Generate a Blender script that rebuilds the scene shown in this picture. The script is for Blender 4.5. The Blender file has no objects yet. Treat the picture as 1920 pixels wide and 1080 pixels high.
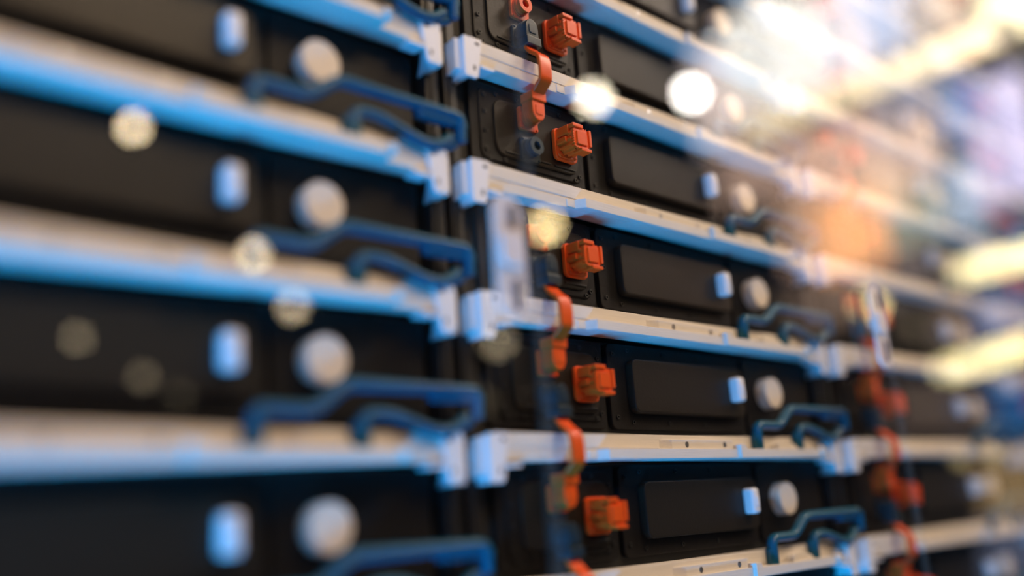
import bpy, bmesh, math, random
from mathutils import Vector, Matrix
random.seed(4)
S = 0.15            # metres per shelf pitch: all shapes below are given in shelf pitches
ZO = 14.67          # height of the reference rail above the floor, in pitches
SC = bpy.context.scene
COL = SC.collection

def W(u, y, z): return Vector((u * S, y * S, (z + ZO) * S))

# ------------------------------------------------------------------ camera
cam_d = bpy.data.cameras.new('camera'); cam = bpy.data.objects.new('camera', cam_d); COL.objects.link(cam)
R_ = Vector((0.7318413, -0.67791616, -0.06955569)); U_ = Vector((-0.11681892, -0.22535315, 0.96724831)); F_ = Vector((0.67138785, 0.69974684, 0.24411618))
m = Matrix.Identity(4)
for i in range(3):
    m[i][0] = R_[i]; m[i][1] = U_[i]; m[i][2] = -F_[i]
m.translation = W(-4.31617, -4.79929, -4.44139)
cam.matrix_world = m
cam_d.sensor_width = 36.0
cam_d.lens = 1755.2 / 1920 * 36
cam_d.clip_start = 0.02; cam_d.clip_end = 60
cam_d.dof.use_dof = True
cam_d.dof.focus_distance = 7.72 * S
cam_d.dof.aperture_fstop = (1755.2 / 1920 * .036) / (96 * 7.72 * S / 1755.2)
SC.camera = cam

# ------------------------------------------------------------------ world, exposure
w = bpy.data.worlds.new('world'); SC.world = w; w.use_nodes = True
w.node_tree.nodes['Background'].inputs[0].default_value = (.35, .42, .6, 1)
w.node_tree.nodes['Background'].inputs[1].default_value = .02
SC.view_settings.view_transform = 'Standard'; SC.view_settings.look = 'None'
SC.view_settings.exposure = 0.0; SC.view_settings.gamma = 1.0
SC.cycles.use_denoising = True; SC.cycles.use_adaptive_sampling = False
SC.cycles.sample_clamp_indirect = 0.0; SC.cycles.sample_clamp_direct = 0.0
SC.cycles.max_bounces = 8; SC.cycles.transparent_max_bounces = 16
SC.cycles.caustics_reflective = False; SC.cycles.caustics_refractive = False

# ------------------------------------------------------------------ lights of the hall and an added warm fill
def area(name, pos, target, sx, sy, power, color, spread=180):
    l = bpy.data.lights.new(name, 'AREA'); l.shape = 'RECTANGLE'; l.size = sx; l.size_y = sy
    l.energy = power; l.color = color; l.spread = math.radians(spread)
    o = bpy.data.objects.new(name, l); COL.objects.link(o)
    o.location = pos; o.rotation_euler = (target - pos).to_track_quat('-Z', 'Y').to_euler()
    return o
# warm ceiling wash from the hall side, above and to the right
area('warm_ceiling_light', W(17.5, -9.5, 15.5), W(1, 0, -2.5), 1.0, 1.0, 75, (1.0, .80, .62))
area('warm_front_light', W(4, -15, 13.5), W(-1, 0, -2), 1.2, 1.2, 76, (1.0, .72, .44))
area('warm_side_fill', W(-9, -15, 9), W(0, 0, -2), 1.2, 1.2, 20, (1.0, .66, .42))  # added fill that warms left faces, not a lamp of the hall
# saturated blue floor level light from the left
area('blue_floor_light', W(-8.0, -2.0, -13.8), W(0, 0.1, -2), 1.4, .16, 165, (.0, .40, 1.0))
area('blue_aisle_light', W(-20, -3.4, -7.5), W(0, 0, -2.5), .8, .6, 66, (.0, .36, 1.0))

# ------------------------------------------------------------------ materials
def mat(name, col, rough=.5, metal=0., spec=.5, bump=None, var=0., emis=None, es=0., stretch=(1, 1, 1), nscale=30):
    m = bpy.data.materials.new(name); m.use_nodes = True
    nt = m.node_tree; b = nt.nodes['Principled BSDF']
    b.inputs['Base Color'].default_value = (*col, 1); b.inputs['Roughness'].default_value = rough
    b.inputs['Metallic'].default_value = metal; b.inputs['Specular IOR Level'].default_value = spec
    if emis:
        b.inputs['Emission Color'].default_value = (*emis, 1); b.inputs['Emission Strength'].default_value = es
    if bump or var:
        tc = nt.nodes.new('ShaderNodeTexCoord'); mp = nt.nodes.new('ShaderNodeMapping'); mp.inputs['Scale'].default_value = stretch
        n = nt.nodes.new('ShaderNodeTexNoise'); n.inputs['Scale'].default_value = nscale; n.inputs['Detail'].default_value = 5
        nt.links.new(tc.outputs['Object'], mp.inputs[0]); nt.links.new(mp.outputs[0], n.inputs[0])
        if bump:
            bp = nt.nodes.new('ShaderNodeBump'); bp.inputs['Strength'].default_value = bump; bp.inputs['Distance'].default_value = .002
            nt.links.new(n.outputs[0], bp.inputs['Height']); nt.links.new(bp.outputs[0], b.inputs['Normal'])
        if var:
            r = nt.nodes.new('ShaderNodeValToRGB')
            r.color_ramp.elements[0].color = (*[c * (1 - var) for c in col], 1); r.color_ramp.elements[1].color = (*[min(1, c * (1 + var)) for c in col], 1)
            r.color_ramp.elements[0].position = .3; r.color_ramp.elements[1].position = .7
            nt.links.new(n.outputs[0], r.inputs[0]); nt.links.new(r.outputs[0], b.inputs['Base Color'])
    return m
M = {}
M['alu'] = mat('brushed_aluminium', (.76, .71, .66), .55, .0, spec=.25, var=.06, bump=.12, stretch=(2, 60, 60), nscale=12)
M['white'] = mat('white_powder_coat', (.86, .84, .86), .4, bump=.05, nscale=400)
M['knob'] = mat('off_white_plastic', (.82, .73, .64), .5)
M['black'] = mat('black_moulded_plastic', (.008, .007, .007), .5, spec=.2, bump=.15, nscale=300)
M['black2'] = mat('black_casing_steel', (.007, .007, .007), .6)
M['pad'] = mat('dark_cover_plastic', (.017, .013, .009), .42, spec=.25, bump=.1, nscale=250)
M['post'] = mat('dark_frame_paint', (.018, .018, .019), .35)
M['orange'] = mat('orange_glossy_plastic', (.84, .09, .008), .33, spec=.4, var=.06, nscale=60)
M['cap'] = mat('blue_lit_plug_plastic', (.018, .032, .042), .3, spec=.4)  # black plastic with the blue side light put into its base colour
M['handle'] = mat('dark_blue_handle_plastic', (.006, .095, .17), .33, spec=.35)
M['steel'] = mat('screw_steel', (.55, .55, .57), .3, .9)
M['hole'] = mat('slot_shade', (.03, .03, .05), .6)  # dark tone for the shade inside slots, no opening is cut
M['ctrl'] = mat('door_handle_acrylic', (.70, .66, .68), .35)
M['floor'] = mat('hall_floor', (.02, .02, .022), .6, var=.15, nscale=3)
M['ceil'] = mat('hall_ceiling', (.03, .028, .03), .9, var=.1, nscale=2)
M['wall'] = mat('hall_wall', (.02, .019, .02), .9, var=.1, nscale=2)
M['fix'] = mat('lamp_fixture_metal', (.25, .25, .25), .4, .6)

def emit(name, col, s):
    m = bpy.data.materials.new(name); m.use_nodes = True; nt = m.node_tree; nt.nodes.clear()
    e = nt.nodes.new('ShaderNodeEmission'); o = nt.nodes.new('ShaderNodeOutputMaterial')
    e.inputs[0].default_value = (*col, 1); e.inputs[1].default_value = s; nt.links.new(e.outputs[0], o.inputs[0]); return m

def glass_mat(name, ghost=0.0, body=(.8, .76, .70), tint=(1, 1, 1), f0=.04, rough=.0):
    # clear pane: transmits, mirrors by Schlick's law on the angle between the ray and the pane
    m = bpy.data.materials.new(name); m.use_nodes = True; nt = m.node_tree; nt.nodes.clear()
    N = nt.nodes.new; L = nt.links.new
    geo = N('ShaderNodeNewGeometry')
    dot = N('ShaderNodeVectorMath'); dot.operation = 'DOT_PRODUCT'; L(geo.outputs['True Normal'], dot.inputs[0]); L(geo.outputs['Incoming'], dot.inputs[1])
    ab = N('ShaderNodeMath'); ab.operation = 'ABSOLUTE'; L(dot.outputs['Value'], ab.inputs[0])
    om = N('ShaderNodeMath'); om.operation = 'SUBTRACT'; om.inputs[0].default_value = 1; L(ab.outputs[0], om.inputs[1])
    pw = N('ShaderNodeMath'); pw.operation = 'POWER'; L(om.outputs[0], pw.inputs[0]); pw.inputs[1].default_value = 5
    ma = N('ShaderNodeMath'); ma.operation = 'MULTIPLY_ADD'; L(pw.outputs[0], ma.inputs[0]); ma.inputs[1].default_value = 1 - f0; ma.inputs[2].default_value = f0
    tr = N('ShaderNodeBsdfTransparent'); tr.inputs[0].default_value = (*tint, 1)
    gl = N('ShaderNodeBsdfGlossy'); gl.inputs['Roughness'].default_value = rough; gl.inputs[0].default_value = (1, 1, 1, 1)
    mx = N('ShaderNodeMixShader'); L(ma.outputs[0], mx.inputs[0])
    if ghost:
        df = N('ShaderNodeBsdfDiffuse'); df.inputs[0].default_value = (*body, 1)
        m2 = N('ShaderNodeMixShader'); m2.inputs[0].default_value = ghost; L(tr.outputs[0], m2.inputs[1]); L(df.outputs[0], m2.inputs[2]); L(m2.outputs[0], mx.inputs[1])
    else:
        L(tr.outputs[0], mx.inputs[1])
    L(gl.outputs[0], mx.inputs[2])
    o = N('ShaderNodeOutputMaterial'); L(mx.outputs[0], o.inputs[0]); return m
M['glass'] = glass_mat('door_glass')
M['seal'] = glass_mat('door_edge_seal', ghost=.022, rough=.02)
M['acry'] = glass_mat('frosted_handle', ghost=.55, body=(.8, .7, .68), rough=.3)

# ------------------------------------------------------------------ mesh helpers (inputs in pitches)
def rot_to(a, b):
    return (b - a).to_track_quat('Z', 'X').to_matrix().to_4x4()
class MB:
    def __init__(s): s.b = bmesh.new()
    def box(s, u0, u1, y0, y1, z0, z1, bev=0., seg=2):
        r = bmesh.ops.create_cube(s.b, size=1)
        vs = r['verts']
        for v in vs:
            v.co = Vector(((u0 + u1) / 2 + v.co.x * (u1 - u0), (y0 + y1) / 2 + v.co.y * (y1 - y0), (z0 + z1) / 2 + v.co.z * (z1 - z0)))
        if bev:
            es = list({e for v in vs for e in v.link_edges})
            bmesh.ops.bevel(s.b, geom=es, offset=bev, segments=seg, affect='EDGES', profile=.5)
        return s
    def prism(s, pts, y0, y1, bev=0., seg=2, axis='y'):
        # polygon pts (u,z) extruded from y0 to y1; axis 'x': pts are (y,z) extruded in u
        f = (lambda p, t: Vector((p[0], t, p[1]))) if axis == 'y' else (lambda p, t: Vector((t, p[0], p[1])))
        a = [s.b.verts.new(f(p, y0)) for p in pts]; c = [s.b.verts.new(f(p, y1)) for p in pts]
        n = len(pts); fs = [s.b.faces.new(a), s.b.faces.new(c[::-1])]
        for i in range(n): fs.append(s.b.faces.new((a[i], c[i], c[(i + 1) % n], a[(i + 1) % n])))
        bmesh.ops.recalc_face_normals(s.b, faces=fs)
        if bev:
            es = list(set(fs[0].edges) | set(fs[1].edges))
            bmesh.ops.bevel(s.b, geom=es, offset=bev, segments=seg, affect='EDGES', profile=.5)
        return s
    def cyl(s, a, b, r0, r1=None, seg=24, bev=0.):
        a = Vector(a); b = Vector(b); r1 = r0 if r1 is None else r1
        r = bmesh.ops.create_cone(s.b, cap_ends=True, segments=seg, radius1=r0, radius2=r1, depth=(b - a).length)
        mt = Matrix.Translation((a + b) / 2) @ rot_to(a, b)
        bmesh.ops.transform(s.b, matrix=mt, verts=r['verts'])
        if bev:
            es = [e for e in {e for v in r['verts'] for e in v.link_edges} if any(len(f.verts) > 4 for f in e.link_faces)]
            bmesh.ops.bevel(s.b, geom=es, offset=bev, segments=2, affect='EDGES', profile=.5)
        return s
    def wedge(s, u0, u0f, u1, y0, y1, z0, z1):
        # bar whose left end face slants from (u0, back) to (u0f, front)
        P = [(u0, y1), (u1, y1), (u1, y0), (u0f, y0)]
        a = [s.b.verts.new((p[0], p[1], z0)) for p in P]; c = [s.b.verts.new((p[0], p[1], z1)) for p in P]
        fs = [s.b.faces.new(a), s.b.faces.new(c[::-1])]
        for i in range(4): fs.append(s.b.faces.new((a[i], c[i], c[(i + 1) % 4], a[(i + 1) % 4])))
        bmesh.ops.recalc_face_normals(s.b, faces=fs)
        bmesh.ops.bevel(s.b, geom=list({e for f in fs for e in f.edges}), offset=.005, segments=2, affect='EDGES', profile=.5); return s
    def ring(s, c, r0, r1, y0, y1, seg=24):
        # tube along y with hole
        vs = []
        for (r, y) in ((r0, y0), (r1, y0), (r1, y1), (r0, y1)):
            vs.append([s.b.verts.new((c[0] + r * math.cos(2 * math.pi * i / seg), y, c[1] + r * math.sin(2 * math.pi * i / seg))) for i in range(seg)])
        fs = []
        for k in range(4):
            A = vs[k]; B = vs[(k + 1) % 4]
            for i in range(seg): fs.append(s.b.faces.new((A[i], A[(i + 1) % seg], B[(i + 1) % seg], B[i])))
        bmesh.ops.recalc_face_normals(s.b, faces=fs); return s
    def sweep(s, path, sec, up=Vector((0, -1, 0))):
        # section sec [(a,b)] swept along path; a along side, b along normal
        path = [Vector(q) for q in path]; rings = []
        for i, q in enumerate(path):
            t = (path[min(i + 1, len(path) - 1)] - path[max(i - 1, 0)]).normalized()
            side = t.cross(up).normalized() if abs(t.dot(up)) < .98 else Vector((1, 0, 0))
            nor = side.cross(t).normalized()
            rings.append([s.b.verts.new(q + side * a + nor * b) for a, b in sec])
        n = len(sec); fs = []
        for A, B in zip(rings, rings[1:]):
            for i in range(n): fs.append(s.b.faces.new((A[i], A[(i + 1) % n], B[(i + 1) % n], B[i])))
        fs.append(s.b.faces.new(rings[0][::-1])); fs.append(s.b.faces.new(rings[-1]))
        bmesh.ops.recalc_face_normals(s.b, faces=fs); return s
    def sphere(s, c, r, sub=2):
        q = bmesh.ops.create_icosphere(s.b, subdivisions=sub, radius=r); bmesh.ops.translate(s.b, verts=q['verts'], vec=Vector(c)); return s
    def obj(s, name, material, parent=None, loc=None, smooth=True):
        me = bpy.data.meshes.new(name)
        for v in s.b.verts: v.co *= S
        s.b.to_mesh(me); s.b.free()
        if smooth:
            me.polygons.foreach_set('use_smooth', [True] * len(me.polygons))
            me.set_sharp_from_angle(angle=math.radians(38))
        me.materials.append(material)
        o = bpy.data.objects.new(name, me); COL.objects.link(o)
        if parent: o.parent = parent
        if smooth: o.modifiers.new('weighted_normals', 'WEIGHTED_NORMAL').keep_sharp = True
        if loc is not None: o.location = loc
        return o
def thing(name, label, cat, loc, group=None):
    o = bpy.data.objects.new(name, None); COL.objects.link(o); o.location = loc; o.empty_display_size = .02
    o['label'] = label; o['category'] = cat
    if group: o['group'] = group
    return o
def tag(o, label, cat, group=None):
    o['label'] = label; o['category'] = cat
    if group: o['group'] = group
    return o
def dup(src, loc, label):
    r = src.copy(); COL.objects.link(r); r.location = loc; r['label'] = label
    for ch in list(src.children):
        c = ch.copy(); COL.objects.link(c); c.parent = r
        for g in list(ch.children):
            d = g.copy(); COL.objects.link(d); d.parent = c
    return r
def rrect(u0, u1, z0, z1, r, n=5):
    pts = []
    for cx, cz, a0 in ((u1 - r, z1 - r, 0), (u0 + r, z1 - r, 90), (u0 + r, z0 + r, 180), (u1 - r, z0 + r, 270)):
        for k in range(n + 1):
            a = math.radians(a0 + 90 * k / n); pts.append((cx + r * math.cos(a), cz + r * math.sin(a)))
    return pts
def smooth_path(pts, n=6):
    pts = [Vector(p) for p in pts]; out = []
    P = [2 * pts[0] - pts[1]] + pts + [2 * pts[-1] - pts[-2]]
    for i in range(1, len(P) - 2):
        for k in range(n):
            t = k / n; a, b, c, d = P[i - 1:i + 3]
            out.append(.5 * (2 * b + (c - a) * t + (2 * a - 5 * b + 4 * c - d) * t * t + (3 * b - 3 * c + d - a) * t ** 3))
    out.append(pts[-1]); return out
def rounded_path(pts, r, n=4):
    pts = [Vector(p) for p in pts]; out = [pts[0]]
    for a, b, c in zip(pts, pts[1:], pts[2:]):
        d0 = (a - b); d1 = (c - b); q = min(r, d0.length * .45, d1.length * .45)
        p0 = b + d0.normalized() * q; p1 = b + d1.normalized() * q
        for k in range(n + 1):
            t = k / n; out.append((1 - t) ** 2 * p0 + 2 * t * (1 - t) * b + t * t * p1)
    out.append(pts[-1]); return out
def ell(a, b, n=12): return [(a * math.cos(2 * math.pi * k / n), b * math.sin(2 * math.pi * k / n)) for k in range(n)]

# ------------------------------------------------------------------ setting: the hall
XL, XR, YF, YB, CZ = -26, 36, -30, 12, 18
def structure(name, m_, u0, u1, y0, y1, z0, z1):
    b = MB(); b.box(u0, u1, y0, y1, z0, z1); o = b.obj(name, m_, smooth=False); o.location = (0, 0, ZO * S); o['kind'] = 'structure'; return o
structure('floor', M['floor'], XL, XR, YF, YB, -ZO - .7, -ZO)
structure('ceiling', M['ceil'], XL, XR, YF, YB, CZ, CZ + .7)
structure('wall_back', M['wall'], XL, XR, YB, YB + .7, -ZO, CZ)
structure('wall_front', M['wall'], XL, XR, YF - .7, YF, -ZO, CZ)
structure('wall_left', M['wall'], XL - .7, XL, YF, YB, -ZO, CZ)
structure('wall_right', M['wall'], XR, XR + .7, YF, YB, -ZO, CZ)

# ------------------------------------------------------------------ battery module (local origin: column edge, rail above)
PW = 5.0
def make_module(label):
    t = thing('battery_module', label, 'battery module', (0, 0, 0), 'battery modules in the rack')
    MB().box(.02, 4.62, .215, 3.2, -.86, -.035, .012).obj('casing', M['black2'], t)
    # terminal panel on the left with a raised inner field
    b = MB(); b.prism(rrect(.13, 1.40, -.76, -.05, .05), .165, .225, .012)
    tp = b.obj('terminal_panel', M['black'], t)
    b = MB(); b.prism(rrect(.22, 1.345, -.70, -.09, .07), .150, .17, .010); b.obj('raised_plate', M['black'], tp)
    b = MB(); b.prism(rrect(.36, 1.29, -.645, -.165, .10), .130, .155, .012); b.obj('raised_plate', M['pad'], tp)
    for (x, z) in ((.27, -.16), (.27, -.30), (.27, -.46), (.27, -.62), (.40, -.125), (.62, -.12), (1.12, -.125), (1.318, -.20), (1.315, -.64), (1.26, -.68), (.46, -.675), (.30, -.69)):
        b = MB(); b.ring((x, z), .009, .019, .138, .152, 12); b.obj('bolt', M['black2'], tp)
    b = MB()
    for (x0, x1) in ((.45, .95), (1.0, 1.25)): b.box(x0, x1, .120, .132, -.615, -.60, .004)
    b.obj('label_ridge', M['black2'], tp)
    # cover panel with raised pad
    b = MB(); b.prism(rrect(1.46, 3.36, -.76, -.05, .06), .165, .225, .012)
    cp = b.obj('cover_panel', M['black'], t)
    b = MB(); b.prism(rrect(1.68, 3.28, -.63, -.18, .07), .085, .17, .018); b.obj('raised_pad', M['pad'], cp)
    for (x, z) in ((1.53, -.14), (1.72, -.10), (2.2, -.10), (2.7, -.10), (1.53, -.66), (1.72, -.70), (2.2, -.70), (2.7, -.70), (1.53, -.40)):
        b = MB(); b.ring((x, z), .009, .019, .155, .167, 12); b.obj('bolt', M['black2'], cp)
    # end panel
    b = MB(); b.prism(rrect(3.42, 4.56, -.76, -.05, .06), .17, .225, .012); b.obj('end_panel', M['black'], t)
    # white locking block and round knob
    b = MB(); b.box(3.045, 3.155, -.02, .10, -.50, -.275, .03, 3); lb = b.obj('locking_block', M['white'], t)
    b = MB(); b.box(3.08, 3.125, -.03, -.015, -.435, -.345, .005); b.obj('button', M['white'], lb)
    b = MB(); b.cyl((3.745, .20, -.385), (3.745, .05, -.385), .148, .148, 40, .010); kn = b.obj('round_knob', M['knob'], t)
    b = MB(); b.cyl((3.745, .20, -.385), (3.745, .165, -.385), .165, .165, 40, .005); b.obj('knob_collar', M['black'], kn)
    # positive socket, orange
    def socket(z, mm, nm):
        b = MB(); b.prism(rrect(.605, .81, z - .11, z + .09, .025), .10, .135, .008); fl = b.obj(nm, mm, t)
        b = MB(); b.ring((.70, z), .036, .074, .02, .11, 24); b.ring((.70, z), .036, .082, .055, .068, 24); b.ring((.70, z), .036, .082, .085, .095, 24)
        b.obj('socket_barrel', mm, fl)
        for x in (.625, .79):
            for zz in (z - .09, z + .07):
                b = MB(); b.cyl((x, .102, zz), (x, .09, zz), .010, .010, 10); b.obj('screw', mm, fl)
    socket(-.275, M['orange'], 'positive_socket'); socket(-.54, M['cap'], 'negative_socket')
    # ribbed orange data connector
    cx, cz = 1.115, -.418
    b = MB(); b.prism(rrect(cx - .135, cx + .125, cz - .145, cz + .135, .045), .085, .125, .010)
    b.prism(rrect(cx - .115, cx + .105, cz - .125, cz + .115, .035), .075, .09, .006)
    fl = b.obj('connector_flange', M['orange'], t)
    for sx in (-.095, .085):
        for sz in (-.105, .095):
            b = MB(); b.cyl((cx + sx, .076, cz + sz), (cx + sx, .062, cz + sz), .014, .012, 12); b.obj('screw', M['orange'], fl)
    b = MB()
    # body: rounded octagon with longitudinal ribs
    pts = []
    n = 48
    for k in range(n):
        a = 2 * math.pi * k / n
        r = .098 / max(abs(math.cos(a)), abs(math.sin(a))) ** .55
        r = min(r, .112); r += .007 * (1 if k % 4 < 2 else -1)
        pts.append((cx + r * math.cos(a), cz + r * math.sin(a)))
    b.prism(pts, -.06, .09)
    b.prism(rrect(cx - .113, cx - .05, cz + .035, cz + .118, .012), -.045, .085, .006)
    b.prism(rrect(cx - .123, cx - .07, cz - .03, cz + .02, .012), -.02, .085, .006)
    pb = b.obj('connector_body', M['orange'], fl)
    b = MB()
    # front: toothed ring plate with plain square centre pad and side clips
    pts = []; n = 56
    for k in range(n):
        a = 2 * math.pi * (k + .5) / n
        r = .098 / max(abs(math.cos(a)), abs(math.sin(a))) ** .8
        r = min(r, .118); r -= .014 * (k % 2)
        pts.append((cx + r * math.cos(a), cz + r * math.sin(a)))
    b.prism(pts, -.085, -.055)
    b.prism(rrect(cx - .06, cx + .06, cz - .06, cz + .06, .01), -.100, -.08, .005)
    b.prism(rrect(cx - .105, cx + .02, cz + .085, cz + .118, .012), -.10, .0, .006)
    b.prism(rrect(cx - .02, cx + .105, cz - .112, cz - .082, .012), -.10, .0, .006)
    b.prism(rrect(cx + .085, cx + .116, cz - .06, cz + .09, .012), -.098, .0, .006)
    b.obj('toothed_cap', M['orange'], fl)
    return t

# ------------------------------------------------------------------ rail with brackets and release handle (local origin: column edge, rail height)
def make_rail(label):
    t = thing('shelf_rail', label, 'shelf rail', (0, 0, 0), 'aluminium shelf rails of the rack')
    b = MB()
    b.prism([(.0, -.02), (.14, -.02), (.20, .0), (.20, .165), (.185, .18), (.0, .18), (-.004, .174), (-.004, .075), (.003, .07), (.003, .06), (-.004, .055), (-.004, -.014)], .04, 4.62, axis='x')
    rf = b.obj('rail_beam', M['alu'], t)
    # lower slide bars
    b = MB(); b.wedge(1.04, 1.10, 2.80, -.085, .0, -.018, .062)
    b.wedge(.95, .955, 1.05, -.012, .0, -.012, .055)
    b.obj('slide_bar', M['alu'], t)
    b = MB(); b.prism([(2.80, -.022), (4.18, -.022), (4.20, -.01), (4.20, .058), (2.90, .058), (2.885, .095), (2.80, .095)], -.125, .0, .008)
    b.cyl((4.16, -.10, .03), (4.20, -.13, .035), .055, .045, 20, .01)
    b.obj('slide_bar', M['alu'], t)
    # screw strip above the slide
    b = MB(); b.wedge(1.80, 1.92, 2.79, -.05, .0, .055, .140)
    st = b.obj('screw_strip', M['alu'], t)
    for x in (2.12, 2.66):
        b = MB(); b.cyl((x, -.046, .098), (x, -.052, .098), .026, .024, 16); b.obj('screw', M['steel'], st)
    b = MB(); b.prism([(3.42, .055), (3.86, .055), (3.80, .10), (3.72, .125), (3.52, .125), (3.44, .10)], -.07, .0, .01)
    b.cyl((3.47, -.10, .075), (3.47, -.07, .075), .038, .038, 16, .006)
    b.obj('latch_cover', M['alu'], t)
    # end brackets
    def bracket(mir):
        fx = (lambda x: x) if not mir else (lambda x: 4.66 - x)
        b = MB()
        body = [(0.0, .178), (.125, .178), (.128, .155), (.075, -.145), (.055, -.165), (-.045, -.165), (-.062, -.15)]
        pts = [(fx(x), z) for x, z in body]
        # corners rounded
        b.prism(pts if not mir else pts[::-1], -.03, .0, .010)
        # side flange running back to the post
        fl = [(-.028, .17), (.10, .16), (.15, .10), (.17, -.06), (.21, -.175), (-.028, -.16)]
        x0 = fx(-.005); x1 = fx(-.06)
        b.prism(fl, min(x0, x1) + (.0 if not mir else .0), max(x0, x1), .008, axis='x')
        b.prism([(.02, .15), (.20, .135), (.20, -.15), (.02, -.10)], min(fx(-.06), fx(-.11)), max(fx(-.06), fx(-.11)), .006, axis='x')
        o = b.obj('end_bracket', M['white'], t)
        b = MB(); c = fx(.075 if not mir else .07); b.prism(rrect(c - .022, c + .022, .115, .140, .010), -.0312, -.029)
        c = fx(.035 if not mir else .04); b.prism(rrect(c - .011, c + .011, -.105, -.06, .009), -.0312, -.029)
        b.obj('painted_slot', M['hole'], o, smooth=False)  # flush dark patches paint the shade of the bracket slots
        b = MB(); x0, x1 = sorted((fx(.10), fx(.235)))
        b.prism([(-.035, -.062), (.10, -.062), (.10, -.040), (-.035, -.040)], x0, x1, .006, axis='x')
        b.obj('support_tab', M['white'], o)
    bracket(False); bracket(True)
    # release handle: bent lever and lower hook
    b = MB()
    b.sweep(rounded_path([(3.20, -.045, .06), (3.20, -.05, .28), (3.58, -.05, .28), (3.80, -.055, .445), (4.84, -.055, .445), (4.84, -.04, .26)], .07), ell(.042, .05), up=Vector((0, -1, 0)))
    h = b.obj('lever_handle', M['handle'], t)
    b = MB()
    b.box(4.45, 4.90, -.075, .02, .36, .425, .025, 3)
    b.sweep(rounded_path([(4.86, -.0, .40), (4.84, -.0, .26), (4.70, .0, .20)], .06), ell(.035, .04))
    b.obj('lever_tip', M['handle'], h)
    b = MB()
    b.sweep(rounded_path([(3.90, -.045, .06), (3.91, -.05, .27), (4.12, -.05, .275), (4.46, -.05, .175), (4.62, -.045, .18), (4.74, -.04, .27)], .09), ell(.038, .046))
    b.box(3.84, 3.97, -.07, .0, .05, .22, .02)
    b.box(3.14, 3.26, -.07, .0, .05, .20, .02)
    b.obj('lower_hook', M['handle'], h)
    return t

# ------------------------------------------------------------------ jumper cable from a black negative plug down to the orange plug of the module below
def plug(b, z0, sgn, y0=.07, y1=-.055):
    # stadium body with a wider sleeve; sgn +1: round end up
    pts = [(.605, 0), (.745, 0)]
    arc = [(.675 + .07 * math.cos(a), .15 + .085 * math.sin(a)) for a in [math.pi * k / 12 for k in range(13)]]
    P = [(x, z0 + sgn * z) for x, z in pts + arc]
    b.prism(P if sgn > 0 else P[::-1], y1, y0, .012)
    for k in range(3): 
        Q = [(.675 + (x - .675) * 1.06, z0 + sgn * (.115 + (z - .115) * 1.08)) for x, z in pts[:0] + arc]
        b.prism(Q if sgn > 0 else Q[::-1], .0 + k * .022, .010 + k * .022)
    b.prism(rrect(.595, .755, min(z0 - sgn * .012, z0 + sgn * .068), max(z0 - sgn * .012, z0 + sgn * .068), .012), y1 - .016, y0, .010)
    b.prism(rrect(.635, .72, *sorted((z0 + sgn * .10, z0 + sgn * .185)), .02), y1 - .007, y1 + .01, .004)
def make_cable(label):
    # local origin at the rail that the cable crosses
    t = thing('jumper_cable', label, 'cable', (0, 0, 0), 'orange jumper cables')
    b = MB(); plug(b, .305, 1); b.obj('black_plug', M['cap'], t)
    b = MB(); plug(b, -.125, -1); b.obj('orange_plug', M['orange'], t)
    b = MB(); path = smooth_path([(.672, -.01, .34), (.672, -.025, .27), (.672, -.075, .215), (.672, -.135, .165), (.672, -.155, .10), (.672, -.158, 0), (.672, -.145, -.05), (.672, -.085, -.10), (.672, -.045, -.135), (.672, -.03, -.19)], 6)
    b.sweep(path, [(x - 0, z) for x, z in rrect(-.066, .066, -.017, .017, .012, 3)], up=Vector((0, -1, 0)))
    b.obj('flat_strap', M['orange'], t)
    return t

# ------------------------------------------------------------------ fill the rack
BAY = {0: 'left bay', 1: 'middle bay', 2: 'third bay', 3: 'far right bay'}
NTH = ['topmost', 'second from the top', 'third from the top', 'fourth from the top', 'fifth from the top', 'sixth from the top', 'seventh from the top', 'eighth from the top', 'ninth from the top', 'tenth from the top', 'eleventh from the top', 'twelfth from the top', 'thirteenth from the top']
def col_u(c): return (c - 1) * PW
def pix(u, y, z):
    d = Vector((u, y, z)) - Vector((-4.31617, -4.79929, -4.44139)); k = d.dot(F_)
    return (960 + 1755 * d.dot(R_) / k, 540 - 1755 * d.dot(U_) / k) if k > .5 else (-9999, -9999)
def in_view(c, z0, z1, u0=0, u1=4.66, mg=20):
    for i in range(25):
        for z in (z0, (z0 + z1) / 2, z1):
            x, y = pix(col_u(c) + u0 + (u1 - u0) * i / 24, 0, z)
            if -mg < x < 1920 + mg and -mg < y < 1080 + mg: return True
    return False
rails = {c: [r for r in range(-6, 9) if in_view(c, -r - .2, -r + .45)] for c in range(4)}
mods = {c: [r for r in range(-6, 9) if in_view(c, -r - .75, -r - .05)] for c in range(4)}
first = None
def state(c, r):
    if (c, r) in CAB: 
        if (c, r - 1) in CAB: return 'with a cable plugged in above and below'
        return 'with a black plug below an open orange socket'
    if (c, r - 1) in CAB: return 'with an orange plug above an open black socket'
    return ''
CAB = {(1, 0), (1, 2), (1, 3), (1, 4), (2, 2), (2, 3), (2, 4), (2, 0), (3, 2), (3, 3), (3, 4)}
for c in range(4):
    for i, r in enumerate(mods[c]):
        extra = {0: 'black module with white block and knob', 1: 'black battery module with orange connector', 2: 'blurred black module with orange connector', 3: 'heavily blurred black module'}[c]
        lab = f'{extra}, {NTH[i]} in the {BAY[c]}'
        if first is None: first = make_module(lab); o = first
        else: o = dup(first, (0, 0, 0), lab)
        o.location = W(col_u(c), 0, -r)
first = None
for c in range(4):
    for i, r in enumerate(rails[c]):
        lab = f'pale shelf rail with white end brackets, {NTH[i]} in the {BAY[c]}'
        if first is None: first = make_rail(lab); o = first
        else: o = dup(first, (0, 0, 0), lab)
        o.location = W(col_u(c), 0, -r)
first = None
cnt = {}
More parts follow.
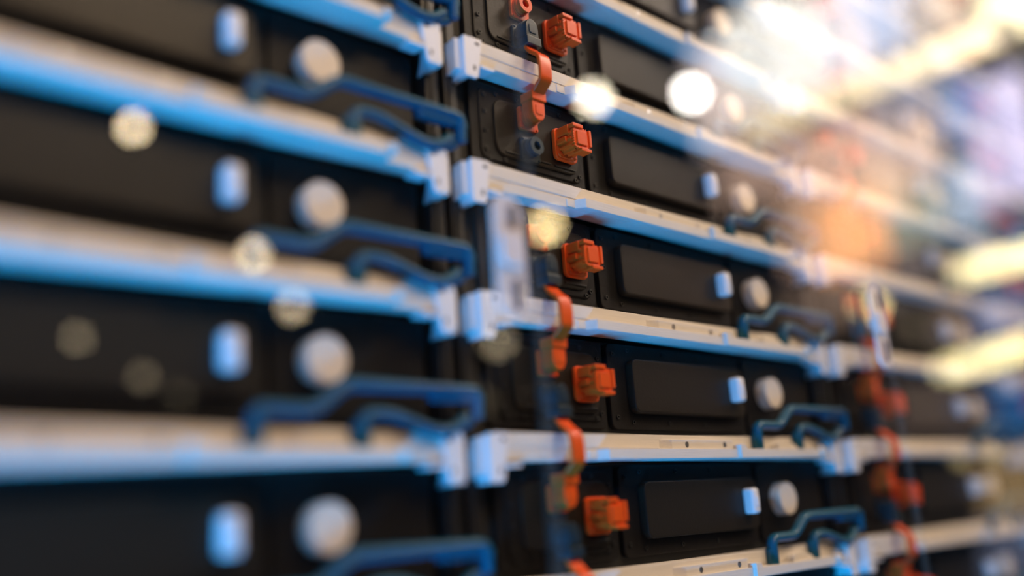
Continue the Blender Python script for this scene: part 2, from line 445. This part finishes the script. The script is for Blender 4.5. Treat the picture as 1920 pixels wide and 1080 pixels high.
for (c, r) in sorted(CAB):
    if r + 1 not in rails[c]: continue
    k = cnt.get(c, 0); cnt[c] = k + 1
    lab = f'orange flat jumper cable, {NTH[k]} in the {BAY[c]}'
    if first is None: first = make_cable(lab); o = first
    else: o = dup(first, (0, 0, 0), lab)
    o.location = W(col_u(c), 0, -(r + 1))

# rack posts between the bays
for c in range(0, 4):
    u = col_u(c) + 4.66
    t = thing('rack_post', f'dark steel rack post between the {BAY[c]} and the next bay' if c < 3 else 'dark steel rack post at the far end of the rack', 'rack post', W(u, 0, -ZO), 'upright posts of the rack')
    H = ZO + 10
    b = MB(); b.box(.02, .14, .13, .9, 0, H, .01); b.box(.06, .10, .115, .14, 0, H, .004); b.obj('channel', M['post'], t)
    b = MB(); b.box(.20, .32, .13, .9, 0, H, .01); b.box(.235, .275, .115, .14, 0, H, .004); b.obj('channel', M['post'], t)
    b = MB(); b.box(.12, .22, .5, .6, 0, H); b.obj('web_plate', M['black2'], t)

# ------------------------------------------------------------------ glass doors
GY = -.60
seams = [-5.10, -.10, 4.90, 9.90, 14.90]
dl = ['glass door over the left bay with a pale lever handle near its right edge', 'glass door over the middle bay with a narrow handle on its far edge', 'glass door over the third bay where the warm reflections lie', 'glass door over the far right bay']
for i in range(4):
    u0, u1 = seams[i], seams[i + 1]
    zt, zb = 5.0, -8.5
    t = thing('glass_door', dl[i], 'glass door', W(u0, GY, zb), 'glass doors before the rack')
    H = zt - zb
    b = MB(); b.box(.085, u1 - u0 - .01, -.02, .02, 0, H); b.obj('glass_pane', M['glass'], t, smooth=False)
    b = MB(); b.box(u1 - u0 - .006, u1 - u0 + .079, -.022, .022, 0, H); b.obj('edge_seal', M['seal'], t, smooth=False)
    # lever handle near the right edge
    w_ = u1 - u0; zc = -2.78 - zb; uc = w_ - .27
    b = MB()
    outer = rrect(uc - .135, uc + .135, zc - .44, zc + .40, .13, 8)
    b.prism(outer, -.10, -.07, .012)
    b.prism(rrect(uc - .10, uc + .10, zc - .09, zc + .13, .05), -.13, -.09, .015)
    b.cyl((uc, -.09, zc + .02), (uc, -.02, zc + .02), .06, .06, 20)
    h = b.obj('lever_handle', M['acry'], t)
    b = MB()
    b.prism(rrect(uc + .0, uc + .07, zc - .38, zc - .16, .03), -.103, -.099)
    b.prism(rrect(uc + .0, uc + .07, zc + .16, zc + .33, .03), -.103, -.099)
    b.obj('painted_handle_slot', M['hole'], h)  # slots drawn as dark patches, their shade is in the colour
# door carrier tracks top and bottom are far outside the picture but hold the panes
b = MB(); b.box(-5.3, 15.2, GY - .12, GY + .12, 0, .35, .02); o = b.obj('door_track', M['post'], None, W(0, 0, 5.0)); tag(o, 'dark steel track above the glass doors', 'door track')
b = MB(); b.box(-5.3, 15.2, GY - .04, GY + .04, 0, ZO - 8.5, .01); o = b.obj('base_panel', M['post'], None, W(0, 0, -ZO)); tag(o, 'dark steel base panel below the glass doors', 'base panel')

# ------------------------------------------------------------------ lamps of the hall, seen mirrored in the glass
WARM = (1, .80, .50); CREAM = (1, .88, .66); YEL = (1, .76, .36); WHITE = (1, .95, .86)
# (pixel-independent) positions in pitches, bulb radius, colour, radiance, words
BULBS = [((20.09, -12.62, 8.95), 0.299, WHITE, 85.18, 'brightest white round lamp of the hall'),
         ((17.74, -14.84, 9.02), 0.299, CREAM, 56.07, 'large cream round lamp beside the brightest one'),
         ((17.08, -16.86, 5.03), 0.282, YEL, 57.39, 'yellow round lamp mirrored above the middle bay data connectors'),
         ((6.70, -25.39, 9.16), 0.246, WARM, 62.47, 'round lamp mirrored alone in the upper left'),
         ((10.10, -23.65, 4.78), 0.238, WARM, 49.25, 'round lamp mirrored over a rail end in the left bay'),
         ((11.25, -23.15, 3.05), 0.229, WARM, 28.97, 'round lamp mirrored just below the rail of the left bay'),
         ((6.16, -28.22, 2.52), 0.221, WARM, 7.80, 'dim round lamp mirrored furthest to the left'),
         ((7.90, -27.05, 1.11), 0.221, WARM, 4.68, 'dimmer round lamp mirrored low in the left bay'),
         ((8.87, -26.34, 0.44), 0.221, WARM, 1.25, 'faintest round lamp mirrored beside a dim one'),
         ((16.40, -18.28, 2.87), 0.246, WARM, 17.43, 'round lamp mirrored behind the pale door handle'),
         ((16.35, -18.81, 1.45), 0.299, WARM, 8.69, 'dim round lamp mirrored under the door handle'),
         ((16.18, -19.63, -0.42), 0.246, WARM, 1.63, 'very faint round lamp mirrored left of the third jumper cable'),
         ((12.33, -22.83, 0.99), 0.282, WARM, 0.51, 'very faint round lamp mirrored around a round knob'),
         ((25.24, -10.19, 1.76), 0.352, YEL, 13.91, 'yellow round lamp mirrored behind the narrow door handle'),
         ((12.37, -3.07, -3.92), 0.114, YEL, 1.47, 'small dim lamp, nearer one of a pair'),
         ((12.79, -2.67, -3.89), 0.114, YEL, 1.51, 'small dim lamp, farther one of a pair'),
         ((19.37, -9.09, 8.72), 1.600, WHITE, 5.20, 'very large globe lamp high in the hall')]
for i, (pos, r, colr, L, words) in enumerate(BULBS):
    t = thing('pendant_lamp', words, 'pendant lamp', W(*pos), 'round pendant lamps of the hall')
    b = MB(); b.sphere((0, 0, 0), r, 3); b.obj('globe', emit('globe_light', colr, L), t)
    b = MB(); b.cyl((0, 0, r * .92), (0, 0, r * .92 + .3), r * .4, r * .3, 16); b.obj('lamp_socket', M['fix'], t)
    b = MB(); b.cyl((0, 0, r * .92 + .3), (0, 0, CZ - pos[2]), .025, .025, 8); b.obj('cord', M['fix'], t)
TUBES = [((17.75, -9.3, 5.8), (17.75, -2.6, 5.8), .30, (1, .80, .50), 5.0, 'long warm tube lamp, highest of the three tubes'),
         ((22.1, -6.1, 1.45), (22.1, -2.6, 1.45), .28, (1, .84, .44), 6.5, 'warm tube lamp hanging between the two others'),
         ((22.1, -6.9, -1.15), (19.6, -3.6, -1.15), .28, (1, .84, .42), 6.0, 'warm tube lamp, lowest of the three tubes'),
         ((26.3, -5.2, 10.3), (26.3, -2.0, 10.3), .7, (1, .84, .50), 5.5, 'thick warm tube lamp close under the ceiling')]
for a, c_, r, colr, L, words in TUBES:
    a = Vector(a); c_ = Vector(c_); d = c_ - a
    t = thing('tube_lamp', words, 'tube lamp', W(*a), 'tube lamps of the hall')
    b = MB(); b.cyl((0, 0, 0), d, r, r, 16); b.obj('light_tube', emit('tube_light', colr, L), t)
    b = MB(); e = d.normalized(); b.cyl(-e * .25, (0, 0, 0), r * 1.05, r * 1.05, 16); b.cyl(d, d + e * .25, r * 1.05, r * 1.05, 16); b.obj('end_cap', M['fix'], t)
    b = MB()
    for q in (.08, .92): b.cyl(d * q + Vector((0, 0, r)), d * q + Vector((0, 0, CZ - a.z)), .03, .03, 8)
    b.obj('hanger', M['fix'], t)
# added unseen wall of glowing tiles, puts the colour wash into the glass
t = thing('added_glow_wall', 'added wall of glowing coloured tiles at the end of the hall, mirrored in the glass', 'glow wall', W(33, 0, -ZO))
TILES = [(-16.46, 15.90, 8.93, 6.53, (1.000, 0.806, 0.726), 4.68),
         (-11.99, 15.48, 5.28, 3.49, (0.694, 0.764, 1.000), 3.48),
         (-8.86, 14.75, 3.24, 2.63, (1.000, 0.764, 0.582), 1.88),
         (-18.04, 11.33, 4.15, 3.76, (1.000, 0.640, 0.480), 2.35),
         (-14.42, 10.09, 3.64, 3.05, (1.000, 0.600, 0.440), 3.46),
         (-10.75, 11.69, 3.20, 2.45, (1.000, 0.880, 1.000), 1.12),
         (-11.41, 9.29, 3.24, 2.88, (1.000, 0.691, 0.545), 2.77),
         (-14.25, 6.59, 3.07, 3.44, (1.000, 0.455, 0.200), 5.78),
         (-16.42, 7.45, 1.79, 3.59, (1.000, 0.600, 0.400), 2.56),
         (-13.92, 8.56, 2.12, 1.61, (1.000, 0.600, 0.364), 3.70),
         (-12.82, 7.85, 2.71, 2.03, (1.000, 0.646, 0.415), 3.93),
         (-11.20, 6.66, 2.52, 2.39, (1.000, 1.000, 0.778), 1.35),
         (-7.51, 8.59, 2.39, 4.92, (0.764, 0.694, 1.000), 2.27),
         (-9.46, 6.81, 1.77, 2.74, (0.652, 0.783, 1.000), 1.90),
         (-8.79, 10.43, 1.76, 2.34, (0.250, 0.500, 1.000), 1.45),
         (-9.07, 4.51, 2.10, 1.23, (0.500, 0.750, 1.000), 0.35),
         (-7.71, 4.46, 1.08, 1.60, (0.139, 0.500, 1.000), 0.89),
         (-8.77, 1.91, 2.41, 2.21, (0.480, 0.560, 1.000), 0.73),
         (-10.50, 2.27, 1.59, 2.29, (1.000, 0.643, 0.429), 0.50),
         (-11.74, -1.10, 4.09, 2.29, (1.000, 0.700, 0.600), 0.21),
         (-9.03, -1.48, 1.64, 1.97, (0.050, 0.350, 1.000), 0.61),
         (-9.76, -4.33, 2.03, 2.35, (1.000, 0.650, 0.300), 0.68),
         (-10.01, -6.59, 2.02, 2.13, (0.545, 0.636, 1.000), 0.38),
         (-15.43, 4.02, 3.64, 2.30, (1.000, 0.667, 0.500), 0.73),
         (-12.30, 4.22, 2.59, 1.96, (1.000, 0.800, 0.800), 0.44)]
for (y, z, wd, ht, colr, L) in TILES:
    b = MB(); b.box(-.12, .0, y - wd / 2, y + wd / 2, z + ZO - ht / 2, z + ZO + ht / 2)
    b.obj('glow_tile', emit('added_glow', colr, L), t, smooth=False)
b = MB()
b.box(.0, .5, -22, -4, ZO - 9, ZO + 17.5)
b.box(.0, 1.2, -22, -21.4, 0, ZO); b.box(.0, 1.2, -4.6, -4, 0, ZO)
b.obj('mounting_frame', M['post'], t)
